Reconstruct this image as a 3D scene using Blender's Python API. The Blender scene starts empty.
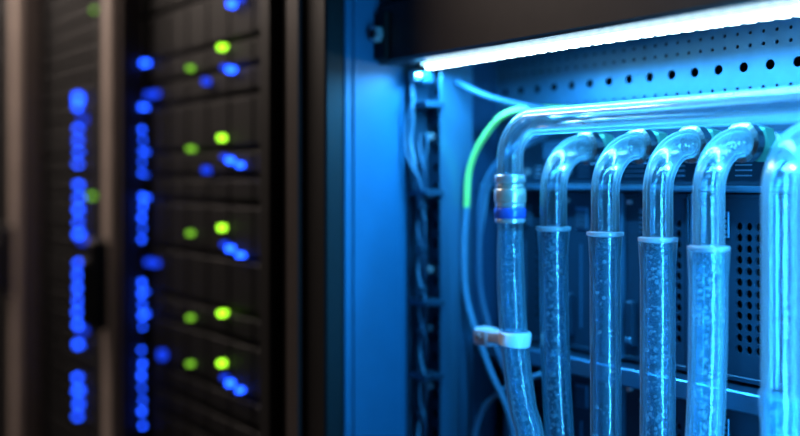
import bpy, math, random
from mathutils import Vector, Matrix
random.seed(7)
H=1.5   # eye height; all z values below are relative to it
sc=bpy.context.scene
try: sc.view_settings.view_transform='Standard'
except Exception: pass

# ---------------------------------------------------------------- materials
def pmat(name,col,rough=.5,metal=0.,noise=0.,nscale=40.,bump=0.,spec=None):
    m=bpy.data.materials.new(name); m.use_nodes=True
    nt=m.node_tree; b=nt.nodes['Principled BSDF']
    b.inputs['Base Color'].default_value=(*col,1); b.inputs['Roughness'].default_value=rough; b.inputs['Metallic'].default_value=metal
    if spec is not None and 'Specular IOR Level' in b.inputs: b.inputs['Specular IOR Level'].default_value=spec
    if noise>0 or bump>0:
        tc=nt.nodes.new('ShaderNodeTexCoord'); n=nt.nodes.new('ShaderNodeTexNoise'); n.inputs['Scale'].default_value=nscale
        nt.links.new(tc.outputs['Object'],n.inputs['Vector'])
        if noise>0:
            mx=nt.nodes.new('ShaderNodeMix'); mx.data_type='RGBA'
            mx.inputs[6].default_value=(*[c*(1-noise) for c in col],1); mx.inputs[7].default_value=(*[min(1,c*(1+noise)) for c in col],1)
            nt.links.new(n.outputs['Fac'],mx.inputs[0]); nt.links.new(mx.outputs[2],b.inputs['Base Color'])
        if bump>0:
            bp=nt.nodes.new('ShaderNodeBump'); bp.inputs['Strength'].default_value=bump; bp.inputs['Distance'].default_value=.001
            nt.links.new(n.outputs['Fac'],bp.inputs['Height']); nt.links.new(bp.outputs['Normal'],b.inputs['Normal'])
    return m
def emat(name,col,s):
    m=bpy.data.materials.new(name); m.use_nodes=True; nt=m.node_tree; nt.nodes.clear()
    e=nt.nodes.new('ShaderNodeEmission'); o=nt.nodes.new('ShaderNodeOutputMaterial')
    e.inputs[0].default_value=(*col,1); e.inputs[1].default_value=s; nt.links.new(e.outputs[0],o.inputs[0]); return m
def clearmat(name,col,tint,lo,hi,rough=.06,power=2.0,ior=1.42,gcol=(1,1,1)):
    m=bpy.data.materials.new(name); m.use_nodes=True; nt=m.node_tree; nt.nodes.clear()
    N=nt.nodes.new; L=nt.links.new
    o=N('ShaderNodeOutputMaterial'); tr=N('ShaderNodeBsdfTransparent'); tr.inputs[0].default_value=(*tint,1)
    df=N('ShaderNodeBsdfDiffuse'); df.inputs[0].default_value=(*col,1)
    tl=N('ShaderNodeBsdfTranslucent'); tl.inputs[0].default_value=(*col,1)
    m0=N('ShaderNodeMixShader'); m0.inputs[0].default_value=.5; L(df.outputs[0],m0.inputs[1]); L(tl.outputs[0],m0.inputs[2])
    lw=N('ShaderNodeLayerWeight'); lw.inputs['Blend'].default_value=.5
    pw=N('ShaderNodeMath'); pw.operation='POWER'; pw.inputs[1].default_value=power; L(lw.outputs['Facing'],pw.inputs[0])
    mr=N('ShaderNodeMapRange'); mr.inputs['To Min'].default_value=lo; mr.inputs['To Max'].default_value=hi; L(pw.outputs[0],mr.inputs['Value'])
    m1=N('ShaderNodeMixShader'); L(mr.outputs[0],m1.inputs[0]); L(tr.outputs[0],m1.inputs[1]); L(m0.outputs[0],m1.inputs[2])
    fr=N('ShaderNodeFresnel'); fr.inputs[0].default_value=ior
    gl=N('ShaderNodeBsdfGlossy'); gl.inputs['Roughness'].default_value=rough; gl.inputs[0].default_value=(*gcol,1)
    g2=N('ShaderNodeBsdfGlossy'); g2.inputs['Roughness'].default_value=.28; g2.inputs[0].default_value=(*gcol,1)
    gm=N('ShaderNodeMixShader'); gm.inputs[0].default_value=.3; L(gl.outputs[0],gm.inputs[1]); L(g2.outputs[0],gm.inputs[2])
    m2=N('ShaderNodeMixShader'); L(fr.outputs[0],m2.inputs[0]); L(m1.outputs[0],m2.inputs[1]); L(gm.outputs[0],m2.inputs[2])
    L(m2.outputs[0],o.inputs[0]); return m

M_black=pmat('black_powder_coat',(.007,.0065,.0065),.45,.0,.2,60,.05,.25)
M_frame=pmat('frame_charcoal',(.036,.029,.027),.42,.0,.2,30,0,.35)
M_door=pmat('door_grey_brown',(.21,.17,.15),.5,.2,.2,12)
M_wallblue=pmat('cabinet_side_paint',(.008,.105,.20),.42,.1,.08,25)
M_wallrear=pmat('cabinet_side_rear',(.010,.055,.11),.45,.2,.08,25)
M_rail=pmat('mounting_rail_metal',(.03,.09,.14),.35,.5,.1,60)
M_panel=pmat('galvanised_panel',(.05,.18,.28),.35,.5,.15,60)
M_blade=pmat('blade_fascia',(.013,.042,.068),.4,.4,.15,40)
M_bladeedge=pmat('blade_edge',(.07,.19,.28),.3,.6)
M_dark=pmat('dark_void',(.004,.006,.009),.8)
M_steel=pmat('brushed_steel',(.80,.82,.83),.25,.7,.1,80)
M_fit=pmat('nickel_fitting',(.30,.31,.31),.22,1.,.1,80)
M_brass=pmat('brass_coupling',(.88,.84,.72),.25,.7)
M_greenring=pmat('green_anodised',(.08,.26,.18),.3,.6)
M_blueband=pmat('blue_band',(.05,.14,.60),.25,.3)
M_gcable=pmat('green_lit_jacket',(.38,.72,.14),.4)
M_cable=pmat('blue_cable_jacket',(.03,.09,.15),.4)
M_cable2=pmat('grey_cable_jacket',(.08,.20,.29),.4)
M_clamp=pmat('white_nylon',(.75,.8,.85),.4)
M_server=pmat('server_fascia',(.003,.003,.0035),.6,.0,0,40,0,.12)
M_label=pmat('label_print',(.25,.4,.5),.6)
M_floor=pmat('raised_floor_tile',(.10,.10,.11),.4,0,.2,5)
M_ceil=pmat('ceiling_tile',(.25,.24,.23),.9,0,.1,8)
M_wall=pmat('painted_wall',(.20,.18,.17),.9,0,.1,3)
M_tube=clearmat('clear_pvc_tube',(.62,.90,1.),(.90,.97,1.),.02,.75,.05,3.6,1.5)
M_tube2=clearmat('clear_thick_tube',(.58,.88,1.),(.90,.97,1.),.02,.80,.05,3.4,1.5)
M_liq=clearmat('coolant_liquid',(.34,.80,1.),(.74,.93,1.),.17,.55,.03,1.8,1.3)
M_lip=clearmat('tube_lip',(.85,.96,1.),(.9,.97,1.),.55,.90)
M_bub=clearmat('air_bubble',(.97,1.,1.),(1.,1.,1.),.28,1.,.08,1.1,1.3)
M_led=emat('led_strip_diffuser',(.32,.76,1.),3.4)
M_chip=emat('led_chip',(.62,.90,1.),18.)
M_lb=emat('blue_led',(.010,.075,1.),8.)
M_lbd=emat('blue_led_dim',(.01,.06,1.),1.3)
M_lg=emat('green_led',(.32,.85,.02),4.2)
M_lgd=emat('green_led_dim',(.22,.60,.03),1.6)

# ---------------------------------------------------------------- mesh builder
class MB:
    def __init__(s): s.v=[];s.f=[];s.m=[];s.mats=[]
    def mi(s,m):
        if m not in s.mats: s.mats.append(m)
        return s.mats.index(m)
    def add(s,vs,fs,mat):
        o=len(s.v); s.v+= [Vector(p) for p in vs]; k=s.mi(mat)
        for f in fs: s.f.append([i+o for i in f]); s.m.append(k)
    def box(s,x0,x1,y0,y1,z0,z1,mat,b=0.0):
        if b<=0:
            vs=[(x,y,z) for x in(x0,x1) for y in(y0,y1) for z in(z0,z1)]
            s.add(vs,[(0,1,3,2),(4,6,7,5),(0,4,5,1),(2,3,7,6),(0,2,6,4),(1,5,7,3)],mat); return
        vs=[];idx={}
        for i,x in enumerate((x0,x1)):
            for j,y in enumerate((y0,y1)):
                for k,z in enumerate((z0,z1)):
                    sx,sy,sz=(1,-1)[i],(1,-1)[j],(1,-1)[k]
                    idx[i,j,k]=len(vs)
                    vs+=[(x,y+sy*b,z+sz*b),(x+sx*b,y,z+sz*b),(x+sx*b,y+sy*b,z)]
        fs=[]
        for i in(0,1): fs.append([idx[i,0,0],idx[i,1,0],idx[i,1,1],idx[i,0,1]])
        for j in(0,1): fs.append([idx[0,j,0]+1,idx[1,j,0]+1,idx[1,j,1]+1,idx[0,j,1]+1])
        for k in(0,1): fs.append([idx[0,0,k]+2,idx[1,0,k]+2,idx[1,1,k]+2,idx[0,1,k]+2])
        for i in(0,1):
            for j in(0,1): fs.append([idx[i,j,0],idx[i,j,0]+1,idx[i,j,1]+1,idx[i,j,1]])
            for k in(0,1): fs.append([idx[i,0,k],idx[i,0,k]+2,idx[i,1,k]+2,idx[i,1,k]])
        for j in(0,1):
            for k in(0,1): fs.append([idx[0,j,k]+1,idx[0,j,k]+2,idx[1,j,k]+2,idx[1,j,k]+1])
        for q in idx.values(): fs.append([q,q+1,q+2])
        s.add(vs,fs,mat)
    def sweep(s,pts,rad,mat,n=20,cap=True):
        pts=[Vector(p) for p in pts]; m=len(pts)
        if not hasattr(rad,'__len__'): rad=[rad]*m
        T=[(pts[min(i+1,m-1)]-pts[max(i-1,0)]).normalized() for i in range(m)]
        u=T[0].orthogonal().normalized(); vs=[];fs=[]
        for i in range(m):
            u=(u-T[i]*u.dot(T[i])).normalized(); w=T[i].cross(u)
            for k in range(n):
                a=2*math.pi*k/n; vs.append(pts[i]+(u*math.cos(a)+w*math.sin(a))*rad[i])
        for i in range(m-1):
            for k in range(n):
                a=i*n+k;b=i*n+(k+1)%n; fs.append((a,b,b+n,a+n))
        if cap: fs.append(list(range(n))[::-1]); fs.append([(m-1)*n+k for k in range(n)])
        s.add(vs,fs,mat)
    def cyl(s,p,q,r,mat,n=20): s.sweep([p,q],r,mat,n)
    def ball(s,c,r,mat,n=9):
        vs=[];fs=[];rings=6
        c=Vector(c)
        vs.append(c+Vector((0,0,r)))
        for i in range(1,rings):
            t=math.pi*i/rings
            for k in range(n):
                a=2*math.pi*k/n; vs.append(c+Vector((r*math.sin(t)*math.cos(a),r*math.sin(t)*math.sin(a),r*math.cos(t))))
        vs.append(c-Vector((0,0,r)))
        for k in range(n): fs.append((0,1+k,1+(k+1)%n))
        for i in range(rings-2):
            for k in range(n):
                a=1+i*n+k;b=1+i*n+(k+1)%n; fs.append((a,a+n,b+n,b))
        l=len(vs)-1
        for k in range(n): fs.append((l,1+(rings-2)*n+(k+1)%n,1+(rings-2)*n+k))
        s.add(vs,fs,mat)
    def holes(s,x0,z0,nx,nz,w,h,r,y,mat,n=16,depth=.0015,square=False):
        # perforated plate facing -Y, real openings
        for i in range(nx):
            for j in range(nz):
                cx=x0+(i+.5)*w; cz=z0+(j+.5)*h
                vs=[]
                for k in range(n):
                    a=2*math.pi*k/n; c,d=math.cos(a),math.sin(a); mm=max(abs(c),abs(d))
                    vs.append((cx+c/mm*w/2,y,cz+d/mm*h/2))
                for dd in(0,depth):
                    for k in range(n):
                        a=2*math.pi*k/n; c,d=math.cos(a),math.sin(a); mm=max(abs(c),abs(d)) if square else 1.
                        vs.append((cx+c/mm*r,y+dd,cz+d/mm*r))
                fs=[]
                for k in range(n):
                    l=(k+1)%n; fs.append((k,l,n+l,n+k)); fs.append((n+k,n+l,2*n+l,2*n+k))
                s.add(vs,fs,mat)
    def make(s,name,parent=None,smooth=False):
        mn=Vector((min(v.x for v in s.v),min(v.y for v in s.v),min(v.z for v in s.v)))
        mx=Vector((max(v.x for v in s.v),max(v.y for v in s.v),max(v.z for v in s.v)))
        c=(mn+mx)/2
        me=bpy.data.meshes.new(name); me.from_pydata([v-c for v in s.v],[],s.f)
        for m in s.mats: me.materials.append(m)
        for p,k in zip(me.polygons,s.m): p.material_index=k; p.use_smooth=smooth
        me.validate(); me.update()
        if smooth:
            try: me.set_sharp_from_angle(angle=math.radians(48))
            except Exception: pass
        ob=bpy.data.objects.new(name,me); sc.collection.objects.link(ob)
        c=c+Vector((0,0,H))
        if parent: ob.parent=parent; ob.location=c-parent.location
        else: ob.location=c
        return ob
def empty(name,x,y,z):
    e=bpy.data.objects.new(name,None); e.empty_display_size=.05; e.location=(x,y,z+H); sc.collection.objects.link(e); return e
def spline(cp,seg=10):
    cp=[Vector(p) for p in cp]; P=[cp[0]*2-cp[1]]+cp+[cp[-1]*2-cp[-2]]; out=[]
    for i in range(1,len(P)-2):
        for t in range(seg):
            t/=seg; a,b,c,d=P[i-1],P[i],P[i+1],P[i+2]
            out.append(.5*((2*b)+(c-a)*t+(2*a-5*b+4*c-d)*t*t+(3*b-a-3*c+d)*t**3))
    out.append(cp[-1]); return out
def arc(c,e1,e2,r,a0,a1,n=14):
    c,e1,e2=Vector(c),Vector(e1),Vector(e2)
    return [c+e1*r*math.cos(a0+(a1-a0)*i/n)+e2*r*math.sin(a0+(a1-a0)*i/n) for i in range(n+1)]

ZB,ZT=-1.45,.62   # rack bottom / top
XL,XR=-1.127,-.40 # inside of the open cabinet
# ---------------------------------------------------------------- room
def room(name,a,m):
    b=MB(); b.box(*a,m); return b.make(name)
room('floor',(-9,3,-2.6,3.2,-H-.05,-H),M_floor)
room('ceiling',(-9,3,-2.6,3.2,1.2,1.25),M_ceil)
room('wall_far',(-9.05,-9,-2.6,3.2,-H,1.2),M_wall)
room('wall_near',(3,3.05,-2.6,3.2,-H,1.2),M_wall)
room('wall_left',(-9,3,-2.65,-2.6,-H,1.2),M_wall)
room('wall_right',(-9,3,3.2,3.25,-H,1.2),M_wall)

# ---------------------------------------------------------------- open liquid cooled cabinet
cab=empty('liquid_cooled_server_cabinet',-.76,1.1,-1.45)
b=MB()
b.box(-1.178,XL,.67,.70,ZB,ZT,M_black,.003)
b.box(-1.222,-1.182,.662,.72,ZB,ZT,M_frame,.004)
b.box(-1.255,-1.226,.675,.72,ZB,ZT,M_black,.003)
b.box(XR,XR+.13,.67,.72,ZB,ZT,M_black,.003)
b.box(-1.255,XR+.13,.67,1.6,ZT,ZT+.04,M_black,.004)
b.box(-1.255,XR+.13,.67,1.6,ZB-.05,ZB,M_black,.004)
b.make('frame',cab)
b=MB()
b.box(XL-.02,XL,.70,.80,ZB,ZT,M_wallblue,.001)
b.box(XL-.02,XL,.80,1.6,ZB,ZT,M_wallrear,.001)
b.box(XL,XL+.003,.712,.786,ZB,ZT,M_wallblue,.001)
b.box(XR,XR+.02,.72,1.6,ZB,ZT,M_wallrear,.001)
b.box(XL,XR,1.58,1.6,ZB,ZT,M_dark)
b.make('side_panels',cab)
# mounting rails with square holes
b=MB()
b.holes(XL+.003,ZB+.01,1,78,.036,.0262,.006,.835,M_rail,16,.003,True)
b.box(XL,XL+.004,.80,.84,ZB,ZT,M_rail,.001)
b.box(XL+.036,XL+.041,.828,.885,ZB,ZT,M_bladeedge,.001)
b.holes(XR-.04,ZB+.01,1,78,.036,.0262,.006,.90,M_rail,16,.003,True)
for z in (.125,.045,-.035,-.14,-.22,-.30):
    b.cyl((XL+.014,.834,z+.012),(XL+.014,.825,z+.012),.0055,M_steel,12)
    b.cyl((XL+.014,.825,z+.012),(XL+.014,.822,z+.012),.0035,M_dark,6)
for z in (.1,-.02,-.17,-.27):
    b.box(XL+.002,XL+.045,.80,.832,z-.004,z+.004,M_rail,.001)
b.make('mounting_rails',cab)
# upper perforated bulkhead
b=MB(); YB=.965
W=.034; nx=22; xs=XL
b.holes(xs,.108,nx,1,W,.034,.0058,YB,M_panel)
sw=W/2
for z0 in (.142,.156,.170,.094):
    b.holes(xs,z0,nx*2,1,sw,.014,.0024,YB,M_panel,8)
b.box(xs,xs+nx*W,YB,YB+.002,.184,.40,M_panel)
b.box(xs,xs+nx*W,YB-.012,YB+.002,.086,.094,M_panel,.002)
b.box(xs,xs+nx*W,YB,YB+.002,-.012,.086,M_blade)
b.box(xs,xs+nx*W,1.01,1.015,-.02,.42,M_dark)
b.box(xs,xs+nx*W,.925,YB+.002,-.016,-.009,M_bladeedge,.002)
for i in range(9):
    x=-1.06+i*.083
    b.cyl((x,YB,.008),(x,YB-.004,.008),.0045,M_steel,12)
    for k in range(3): b.box(x+.015,x+.015+.012+.01*((i*7+k*3)%3),YB-.0006,YB,.014-k*.006,.0155-k*.006,M_label)
b.make('perforated_bulkhead',cab)
# manifold
b=MB()
b.box(-1.0,XR,.934,YB,.022,.050,M_rail,.003)
b.make('coolant_manifold',cab)
# blades
def blade(x0,x1,z0,z1,idx):
    b=MB(); y=.955
    w=x1-x0; g=.0015
    x0+=g; x1-=g
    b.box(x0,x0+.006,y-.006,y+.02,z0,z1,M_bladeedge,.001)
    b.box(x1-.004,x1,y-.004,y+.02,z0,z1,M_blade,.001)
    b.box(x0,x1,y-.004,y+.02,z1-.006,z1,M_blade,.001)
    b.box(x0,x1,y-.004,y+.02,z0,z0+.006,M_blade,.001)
    cell=.0125; nxh=3; zh0=z0+.03; nh=int((z1-.03-zh0)/cell)
    hx1=x1-.012; hx0=hx1-nxh*cell; zh1=zh0+nh*cell
    b.holes(hx0,zh0,nxh,nh,cell,cell,.0046,y,M_blade,16,.004)
    b.box(x0+.006,hx0,y,y+.003,z0,z1,M_blade); b.box(hx1,x1,y,y+.003,z0,z1,M_blade)
    b.box(hx0,hx1,y,y+.003,z0,zh0,M_blade); b.box(hx0,hx1,y,y+.003,zh1,z1,M_blade)
    b.box(x0,x1,y+.02,y+.03,z0,z1,M_dark)
    b.box(x0+.012,x0+.026,y-.010,y,z0+.018,z0+.075,M_blade,.002)
    b.box(x0+.014,x0+.024,y-.012,y-.008,z0+.022,z0+.03,M_bladeedge,.001)
    b.box(x0+.030,x0+.052,y-.003,y,z1-.05,z1-.02,M_bladeedge,.001)
    for k in range(4): b.box(x0+.032,x0+.050,y-.0045,y-.002,z1-.047+k*.006,z1-.0445+k*.006,M_dark)
    b.box(x0+.038,x0+.040,y-.002,y,z0+.03,z1-.07,M_bladeedge)
    b.cyl((x0+.014,y,z1-.012),(x0+.014,y-.004,z1-.012),.0035,M_steel,10)
    b.make('blade_server_%d'%idx,cab)
k=0
for i in range(7):
    x0=-1.096+i*.110
    if x0>XR-.05: break
    x1=min(x0+.11,XR)
    for (z0,z1) in ((-.228,-.018),(-.47,-.252)):
        blade(x0,x1,z0,z1,k); k+=1
b=MB()
b.box(XL+.003,XR,.905,.99,-.248,-.232,M_blade,.002)
b.box(XL+.003,XR,.900,.906,-.248,-.226,M_bladeedge,.002)
b.box(XL+.003,XR,.93,.99,-1.4,-.474,M_blade,.003)
b.make('equipment_shelf',cab)

# ---------------------------------------------------------------- light bar
bar=empty('led_light_bar',-.76,.79,.19)
b=MB()
b.box(XL,XR,.750,.756,.155,.230,M_frame,.002)
b.box(XL,XR,.750,.85,.226,.232,M_frame,.002)
b.box(XL,XR,.752,.785,.153,.158,M_frame,.001)
b.box(XL,XR,.815,.85,.153,.158,M_frame,.001)
b.box(XL,XR,.846,.85,.158,.23,M_frame,.001)
b.box(XL+.004,XL+.03,.743,.751,.158,.222,M_black,.002)
b.cyl((XL+.016,.745,.192),(XL+.016,.733,.192),.0115,M_steel,6)
b.cyl((XL+.016,.734,.192),(XL+.016,.731,.192),.0065,M_dark,6)
b.make('housing',bar)
b=MB(); b.box(XL+.05,XR-.01,.787,.813,.150,.158,M_led,.002)
x=XL+.058
while x<XR-.02:
    b.box(x,x+.011,.790,.801,.1450,.1502,M_chip,.001); x+=.0175
b.make('diffuser',bar)

# ---------------------------------------------------------------- coolant tubes
def offs(p,r):
    a=random.random()*2*math.pi; q=r*math.sqrt(random.random()); return Vector((p.x+q*math.cos(a),p.y+q*math.sin(a),p.z))
def small_tube(x,zlip,dxb,ytube=.83,fit=True,lip=True,ro=.0158,rl=.0172,nb=420,zend=-.60,nu=50):
    t=empty('coolant_tube',x,ytube,0)
    R=.052; zc=.037
    up=[(x,.908,zc),(x,.895,zc)]+arc((x,ytube+R,zc-R),(0,0,1),(0,-1,0),R,0,math.pi/2,16)
    up=[Vector(p) for p in up]+[Vector((x,ytube,zlip*.5)),Vector((x,ytube,zlip-.012))]
    b=MB(); b.sweep(up,ro,M_tube,28,False); b.sweep(up,ro*.76,M_tube,28,False); b.make('upper_hose',t,True)
    low=spline([(x,ytube,zlip+.001),(x+dxb*.05,ytube,zlip-.08),(x+dxb*.35,ytube,zlip-.17),(x+dxb,ytube,zlip-.27),(x+dxb*1.6,ytube+.01,zend)],12)
    rr=[rl+.0022*max(0,1-i/5) for i in range(len(low))]
    b=MB(); b.sweep(low,rr,M_tube2,28,False); b.make('lower_hose',t,True)
    b=MB(); b.sweep([p-Vector((0,0,.004)) for p in low],rl*.80,M_liq,24,True); b.make('coolant',t,True)
    if lip:
        b=MB(); b.sweep([(x,ytube,zlip+.003),(x,ytube,zlip+.002),(x,ytube,zlip-.0015),(x,ytube,zlip-.003)],[ro+.001,ro+.0050,ro+.0050,ro+.001],M_lip,32,False); b.make('collar',t,True)
    b=MB()
    for i in range(nb):
        f=random.random()**1.15*(len(low)-14); i0=int(f); p=low[i0].lerp(low[i0+1],f-i0)
        q=offs(p,rl*.82); r=random.choice((.0006,.0008,.0010,.0012,.0015,.0020))*random.uniform(.85,1.15)
        b.ball(q,r,M_bub)
    for i in range(nu):
        f=random.random()*(len(up)-2)+1; i0=min(int(f),len(up)-2); p=up[i0].lerp(up[i0+1],f-i0); q=offs(p,ro*.7)
        b.ball(q,random.uniform(.0005,.0011),M_bub)
    b.make('bubbles',t,True)
    if fit:
        b=MB(); y=.888
        b.sweep([(x,y-.008,zc),(x,y-.006,zc),(x,y+.005,zc),(x,y+.007,zc)],[ro+.001,ro+.0055,ro+.0055,ro+.001],M_fit,24)
        b.cyl((x,y+.006,zc),(x,y+.014,zc),ro-.001,M_dark,20)
        b.sweep([(x,y+.013,zc),(x,y+.014,zc),(x,y+.028,zc),(x,y+.030,zc)],[ro+.001,ro+.005,ro+.005,ro],M_greenring,6)
        b.cyl((x,y+.030,zc),(x,y+.047,zc),ro-.003,M_brass,20)
        b.make('fitting',t)
    return t
small_tube(-.868,-.060,.012,nb=420,nu=20)
small_tube(-.785,-.0625,.002,nb=80,nu=25)
small_tube(-.710,-.065,.000,rl=.0185,nb=360)
small_tube(-.645,-.0705,-.010,rl=.0190,nb=280,nu=100)
small_tube(-.556,-.20,.000,ytube=.82,lip=False,rl=.0178,ro=.0176,nb=50)

# large supply pipe
sp=empty('coolant_supply_pipe',-.8,.80,.06)
yS=.80; zS=.066; xS=-.911; R=.044; ro=.0158
path=[Vector((XR,yS,zS)),Vector((-.6,yS,zS))]+[Vector((x/100,yS,zS)) for x in (-70,-80)]+arc((xS+R,yS,zS-R),(0,0,1),(-1,0,0),R,0,math.pi/2,18)+[Vector((xS,yS,.0))]
b=MB(); b.sweep(path,ro,M_tube2,32,False); b.sweep(path,ro*.72,M_tube,32,False); b.make('horizontal_hose',sp,True)
b=MB()
def ring(z0,z1,r,m,n=28,c=.0012): b.sweep([(xS,yS,z0),(xS,yS,z0+c),(xS,yS,z1-c),(xS,yS,z1)],[r-c,r,r,r-c],m,n)
ring(-.006,.004,.0192,M_steel); ring(-.013,-.0065,.0176,M_brass); ring(-.030,-.013,.0196,M_brass); ring(-.036,-.030,.0184,M_steel)
ring(-.048,-.036,.0196,M_blueband); ring(-.054,-.048,.0188,M_steel)
b.make('coupling',sp,True)
low=spline([(xS,yS,-.052),(xS+.001,yS,-.12),(xS+.008,yS,-.20),(xS+.022,yS,-.27),(xS+.040,yS,-.33),(xS+.06,yS+.01,-.60)],12)
b=MB(); b.sweep(low,[.0150+.0015*min(1,i/12) for i in range(len(low))],M_tube2,28,False); b.make('lower_hose',sp,True)
b=MB(); b.sweep(low[2:],.0128,M_liq,24,True); b.make('coolant',sp,True)
b=MB()
for i in range(300):
    f=2+random.random()*(len(low)-16); i0=int(f); p=low[i0].lerp(low[i0+1],f-i0); b.ball(offs(p,.0128),random.uniform(.0006,.0015),M_bub)
b.make('bubbles',sp,True)
# clamp
cl=empty('hose_clamp',-.92,.82,-.19)
b=MB(); cx=xS+.008; z=-.192
b.sweep([(cx-.001,yS,z-.008),(cx-.001,yS,z-.007),(cx+.001,yS,z+.007),(cx+.001,yS,z+.008)],[.0175,.0195,.0195,.0175],M_clamp,28)
b.box(cx-.055,cx-.012,yS+.0,yS+.012,z-.012,z+.003,M_clamp,.002)
b.box(cx-.078,cx-.050,yS-.002,yS+.022,z-.018,z+.004,M_clamp,.003)
b.cyl((cx-.064,yS-.001,z-.007),(cx-.064,yS-.006,z-.007),.004,M_steel,12)
b.make('strap',cl,True)

# ---------------------------------------------------------------- cables
def cable(name,cp,r,m):
    b=MB(); b.sweep(spline(cp,10),r,m,10); return b.make(name,None,True)
cable('green_lit_sensor_cable',[(-.955,.945,.092),(-.982,.87,.088),(-1.03,.865,.062),(-1.068,.865,.015),(-1.076,.865,-.04)],.0042,M_gcable)  # green-lit upper stretch of one cable; that light is put into its colour
cable('sensor_cable',[(-1.076,.865,-.04),(-1.082,.865,-.10),(-1.074,.865,-.17),(-1.03,.865,-.25),(-.98,.865,-.33),(-.97,.87,-.5)],.0042,M_cable2)  # lower stretch of the same cable, without the painted green light
cable('power_cable',[(-.99,.955,.07),(-1.02,.90,.04),(-1.055,.88,-.01),(-1.066,.88,-.08),(-1.06,.88,-.17),(-1.01,.88,-.26),(-.95,.88,-.33),(-.94,.88,-.5)],.0046,M_cable)
cable('power_cable',[(-1.01,.955,.06),(-1.05,.90,.02),(-1.07,.89,-.05),(-1.072,.885,-.13),(-1.05,.885,-.22),(-.985,.885,-.31),(-.96,.885,-.5)],.0036,M_cable2)
cable('power_cable',[(-1.10,.86,.14),(-1.06,.85,.125),(-1.01,.86,.105),(-.96,.90,.09),(-.95,.96,.085)],.0045,M_cable)
cable('network_cable',[(-1.08,.87,-.45),(-1.06,.87,-.34),(-1.02,.87,-.29),(-.97,.89,-.26),(-.93,.94,-.24)],.0035,M_cable2)
cable('network_cable',[(-1.116,.80,.14),(-1.112,.80,.09),(-1.118,.80,.05),(-1.105,.80,.01),(-1.11,.81,-.04)],.0032,M_cable2)
cable('network_cable',[(-1.10,.79,.11),(-1.115,.79,.07),(-1.112,.79,.03),(-1.095,.80,-.01),(-1.10,.81,-.08),(-1.108,.81,-.2),(-1.1,.81,-.4)],.0024,M_cable)
b=MB()   # loosely twisted harness with ties
for s in range(2):
    pts=[]
    for i in range(240):
        z=.06-i*.0025; a=i*.14+s*math.pi
        pts.append((-1.098+.0060*math.cos(a)+.003*math.sin(z*19),.806+.0045*math.sin(a),z))
    b.sweep(pts,.0020,M_cable if s else M_cable2,8)
for i in range(9):
    z=.02-i*.056; b.sweep([(-1.098,.806,z),(-1.098,.806,z-.006)],.0075,M_rail,10)
b.make('twisted_wire_harness',None,True)
b=MB(); b.box(-1.112,-1.09,.80,.822,.128,.15,M_rail,.003); b.cyl((-1.10,.80,.139),(-1.10,.79,.139),.008,M_steel,14); b.make('harness_connector')

# ---------------------------------------------------------------- closed racks on the left
def rack(x0,x1,seed,leds,handle=True):
    rnd=random.Random(seed)
    r=empty('server_rack',(x0+x1)/2,1.1,-1.45)
    b=MB()
    b.box(x0,x0+.05,.66,.72,ZB,ZT,M_door,.004); b.box(x1-.035,x1,.66,.72,ZB,ZT,M_black,.004)
    b.box(x0+.052,x0+.075,.672,.72,ZB,ZT,M_frame,.003)
    b.box(x0,x0+.02,.72,1.6,ZB,ZT,M_black); b.box(x1-.02,x1,.72,1.6,ZB,ZT,M_black)
    b.box(x0,x1,.66,1.6,ZT,ZT+.04,M_black,.004); b.box(x0,x1,.66,1.6,ZB-.05,ZB,M_black,.004)
    b.box(x0+.02,x1-.02,1.58,1.6,ZB,ZT,M_dark)
    if handle:
        b.box(x0+.012,x0+.040,.625,.662,-.30,-.12,M_black,.006); b.box(x0+.018,x0+.034,.61,.63,-.29,-.16,M_black,.005)
    b.make('frame',r)
    b=MB(); z=ZB+.03; i=0
    while z<ZT-.05:
        h=.0445*rnd.choice((1,1,2)) ; h=min(h,ZT-.01-z)
        b.box(x0+.078,x1-.037,.725,1.4,z,z+h-.002,M_server,.001)
        b.box(x0+.085,x0+.10,.712,.726,z+.004,z+h-.006,M_server,.002)
        b.box(x1-.062,x1-.045,.712,.726,z+.004,z+h-.006,M_server,.002)
        n=6
        for k in range(n):
            a=x0+.12+k*(x1-x0-.2)/n; b.box(a,a+(x1-x0-.24)/n,.719,.726,z+.006,z+h-.008,M_server,.001)
        z+=h
    b.make('server_units',r)
    if leds:
        b=MB()
        for (x,z,rad,m) in leds:
            b.cyl((x,.722,z),(x,.708,z),rad,m,12)
        b.make('status_leds',r)
    return r
L2=[]
g1=[.195,.052,-.098,-.248,-.33]; g2=[.218,.067,-.083,-.226,-.309]
for i,z in enumerate(g1): L2.append((-1.668,z,.0042,M_lgd))
for z in g2: L2.append((-1.537,z,.0052,M_lg))
for z in (.178,.029,-.116,-.337): L2+= [(-1.505,z,.0050,M_lb),(-1.527,z+.006,.004,M_lbd)]
for z in (.021,-.124,-.342): L2.append((-1.468,z,.004,M_lb))
d=1.94
for v in (62,106,129,140,151,162,173,197,207,218,229,240,284,295,306,317,328,352,366,378,390,402,414,428):
    L2.append((-1.895+random.uniform(-.004,.004),(178-v)*d/1000,random.choice((.0030,.0040,.0050)),M_lb))
for v in (95,262): 
    for dx in (.01,.03,.05): L2.append((-1.88+dx,(178-v)*d/1000,.006,M_lbd))
for v in (83,170):
    L2.append((-1.60,(178-v)*d/1000*.9,.006,M_lbd))
L2.append((-1.80,(178-355)*d/1000*.97,.009,M_lbd))
L2.append((-1.50,.285,.006,M_lb)); L2.append((-1.47,.29,.006,M_lbd))
rack(-1.985,-1.262,3,L2)
L3=[]; d=2.28
for v in (97,106,128,140,152,164,185,198,210,223,235,264,276,289,302,314,326,346,380,393,406,419):
    rr=.010 if v==97 else random.choice((.0040,.0050,.0060))
    L3.append((-2.312+random.uniform(-.005,.005),(178-v)*d/1000,rr,M_lb))
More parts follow.
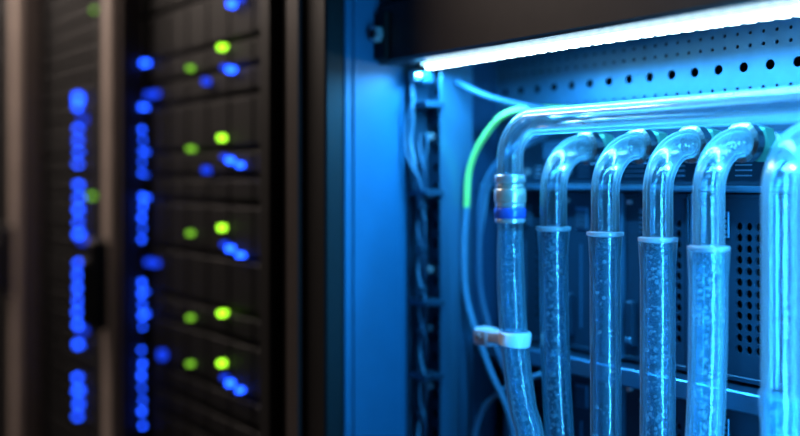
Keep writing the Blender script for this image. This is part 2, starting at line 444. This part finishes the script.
L3+=[(-2.22,-.04,.005,M_lgd),(-2.19,.37,.004,M_lgd),(-2.19,.42,.004,M_lgd)]
for v in (120,240,330): L3+=[(-2.28,(178-v)*d/1000,.008,M_lbd)]
rack(-2.71,-1.988,5,L3)
rack(-3.435,-2.713,8,None)
rack(-4.16,-3.438,9,None)
rack(-4.885,-4.163,10,None)

# ---------------------------------------------------------------- lights
def area(name,loc,rot,sx,sy,col,e):
    l=bpy.data.lights.new(name,'AREA'); l.shape='RECTANGLE'; l.size=sx; l.size_y=sy; l.color=col; l.energy=e
    o=bpy.data.objects.new(name,l); o.location=(loc[0],loc[1],loc[2]+H); o.rotation_euler=rot; sc.collection.objects.link(o); return o
BL=(.045,.43,1.)
area('led_bar_lamp',(-.76,.806,.144),(0,0,0),.66,.012,BL,9.)
o=area('added_side_fill',(XR-.012,.735,-.12),(0,0,0),.02,.7,BL,6.5)  # added fill behind the right jamb, no fixture; gives the tubes vertical highlights
o.rotation_euler=Vector((-1,.22,0)).to_track_quat('-Z','Y').to_euler()
o=area('added_rear_side_fill',(XR-.012,.885,-.15),(0,0,0),.02,.6,BL,2.)  # second added fill without a fixture; lights cabinet interior from the right
o.rotation_euler=Vector((-1,-.15,0)).to_track_quat('-Z','Y').to_euler()
area('aisle_ceiling_lamp',(-3.0,.1,1.15),(math.radians(15),0,0),2.5,.3,(1.,.82,.70),85.)
w=bpy.data.worlds.new('world'); sc.world=w; w.use_nodes=True
w.node_tree.nodes['Background'].inputs[0].default_value=(.02,.025,.04,1); w.node_tree.nodes['Background'].inputs[1].default_value=.5

# ---------------------------------------------------------------- camera
cd=bpy.data.cameras.new('camera'); cam=bpy.data.objects.new('camera',cd); sc.collection.objects.link(cam); sc.camera=cam
cd.sensor_width=36; cd.lens=45; cd.shift_y=-.05; cd.clip_start=.05
cam.location=(0,0,H); cam.rotation_euler=(math.radians(90),0,math.radians(55))
cd.dof.use_dof=True; cd.dof.focus_distance=1.09; cd.dof.aperture_fstop=1.4
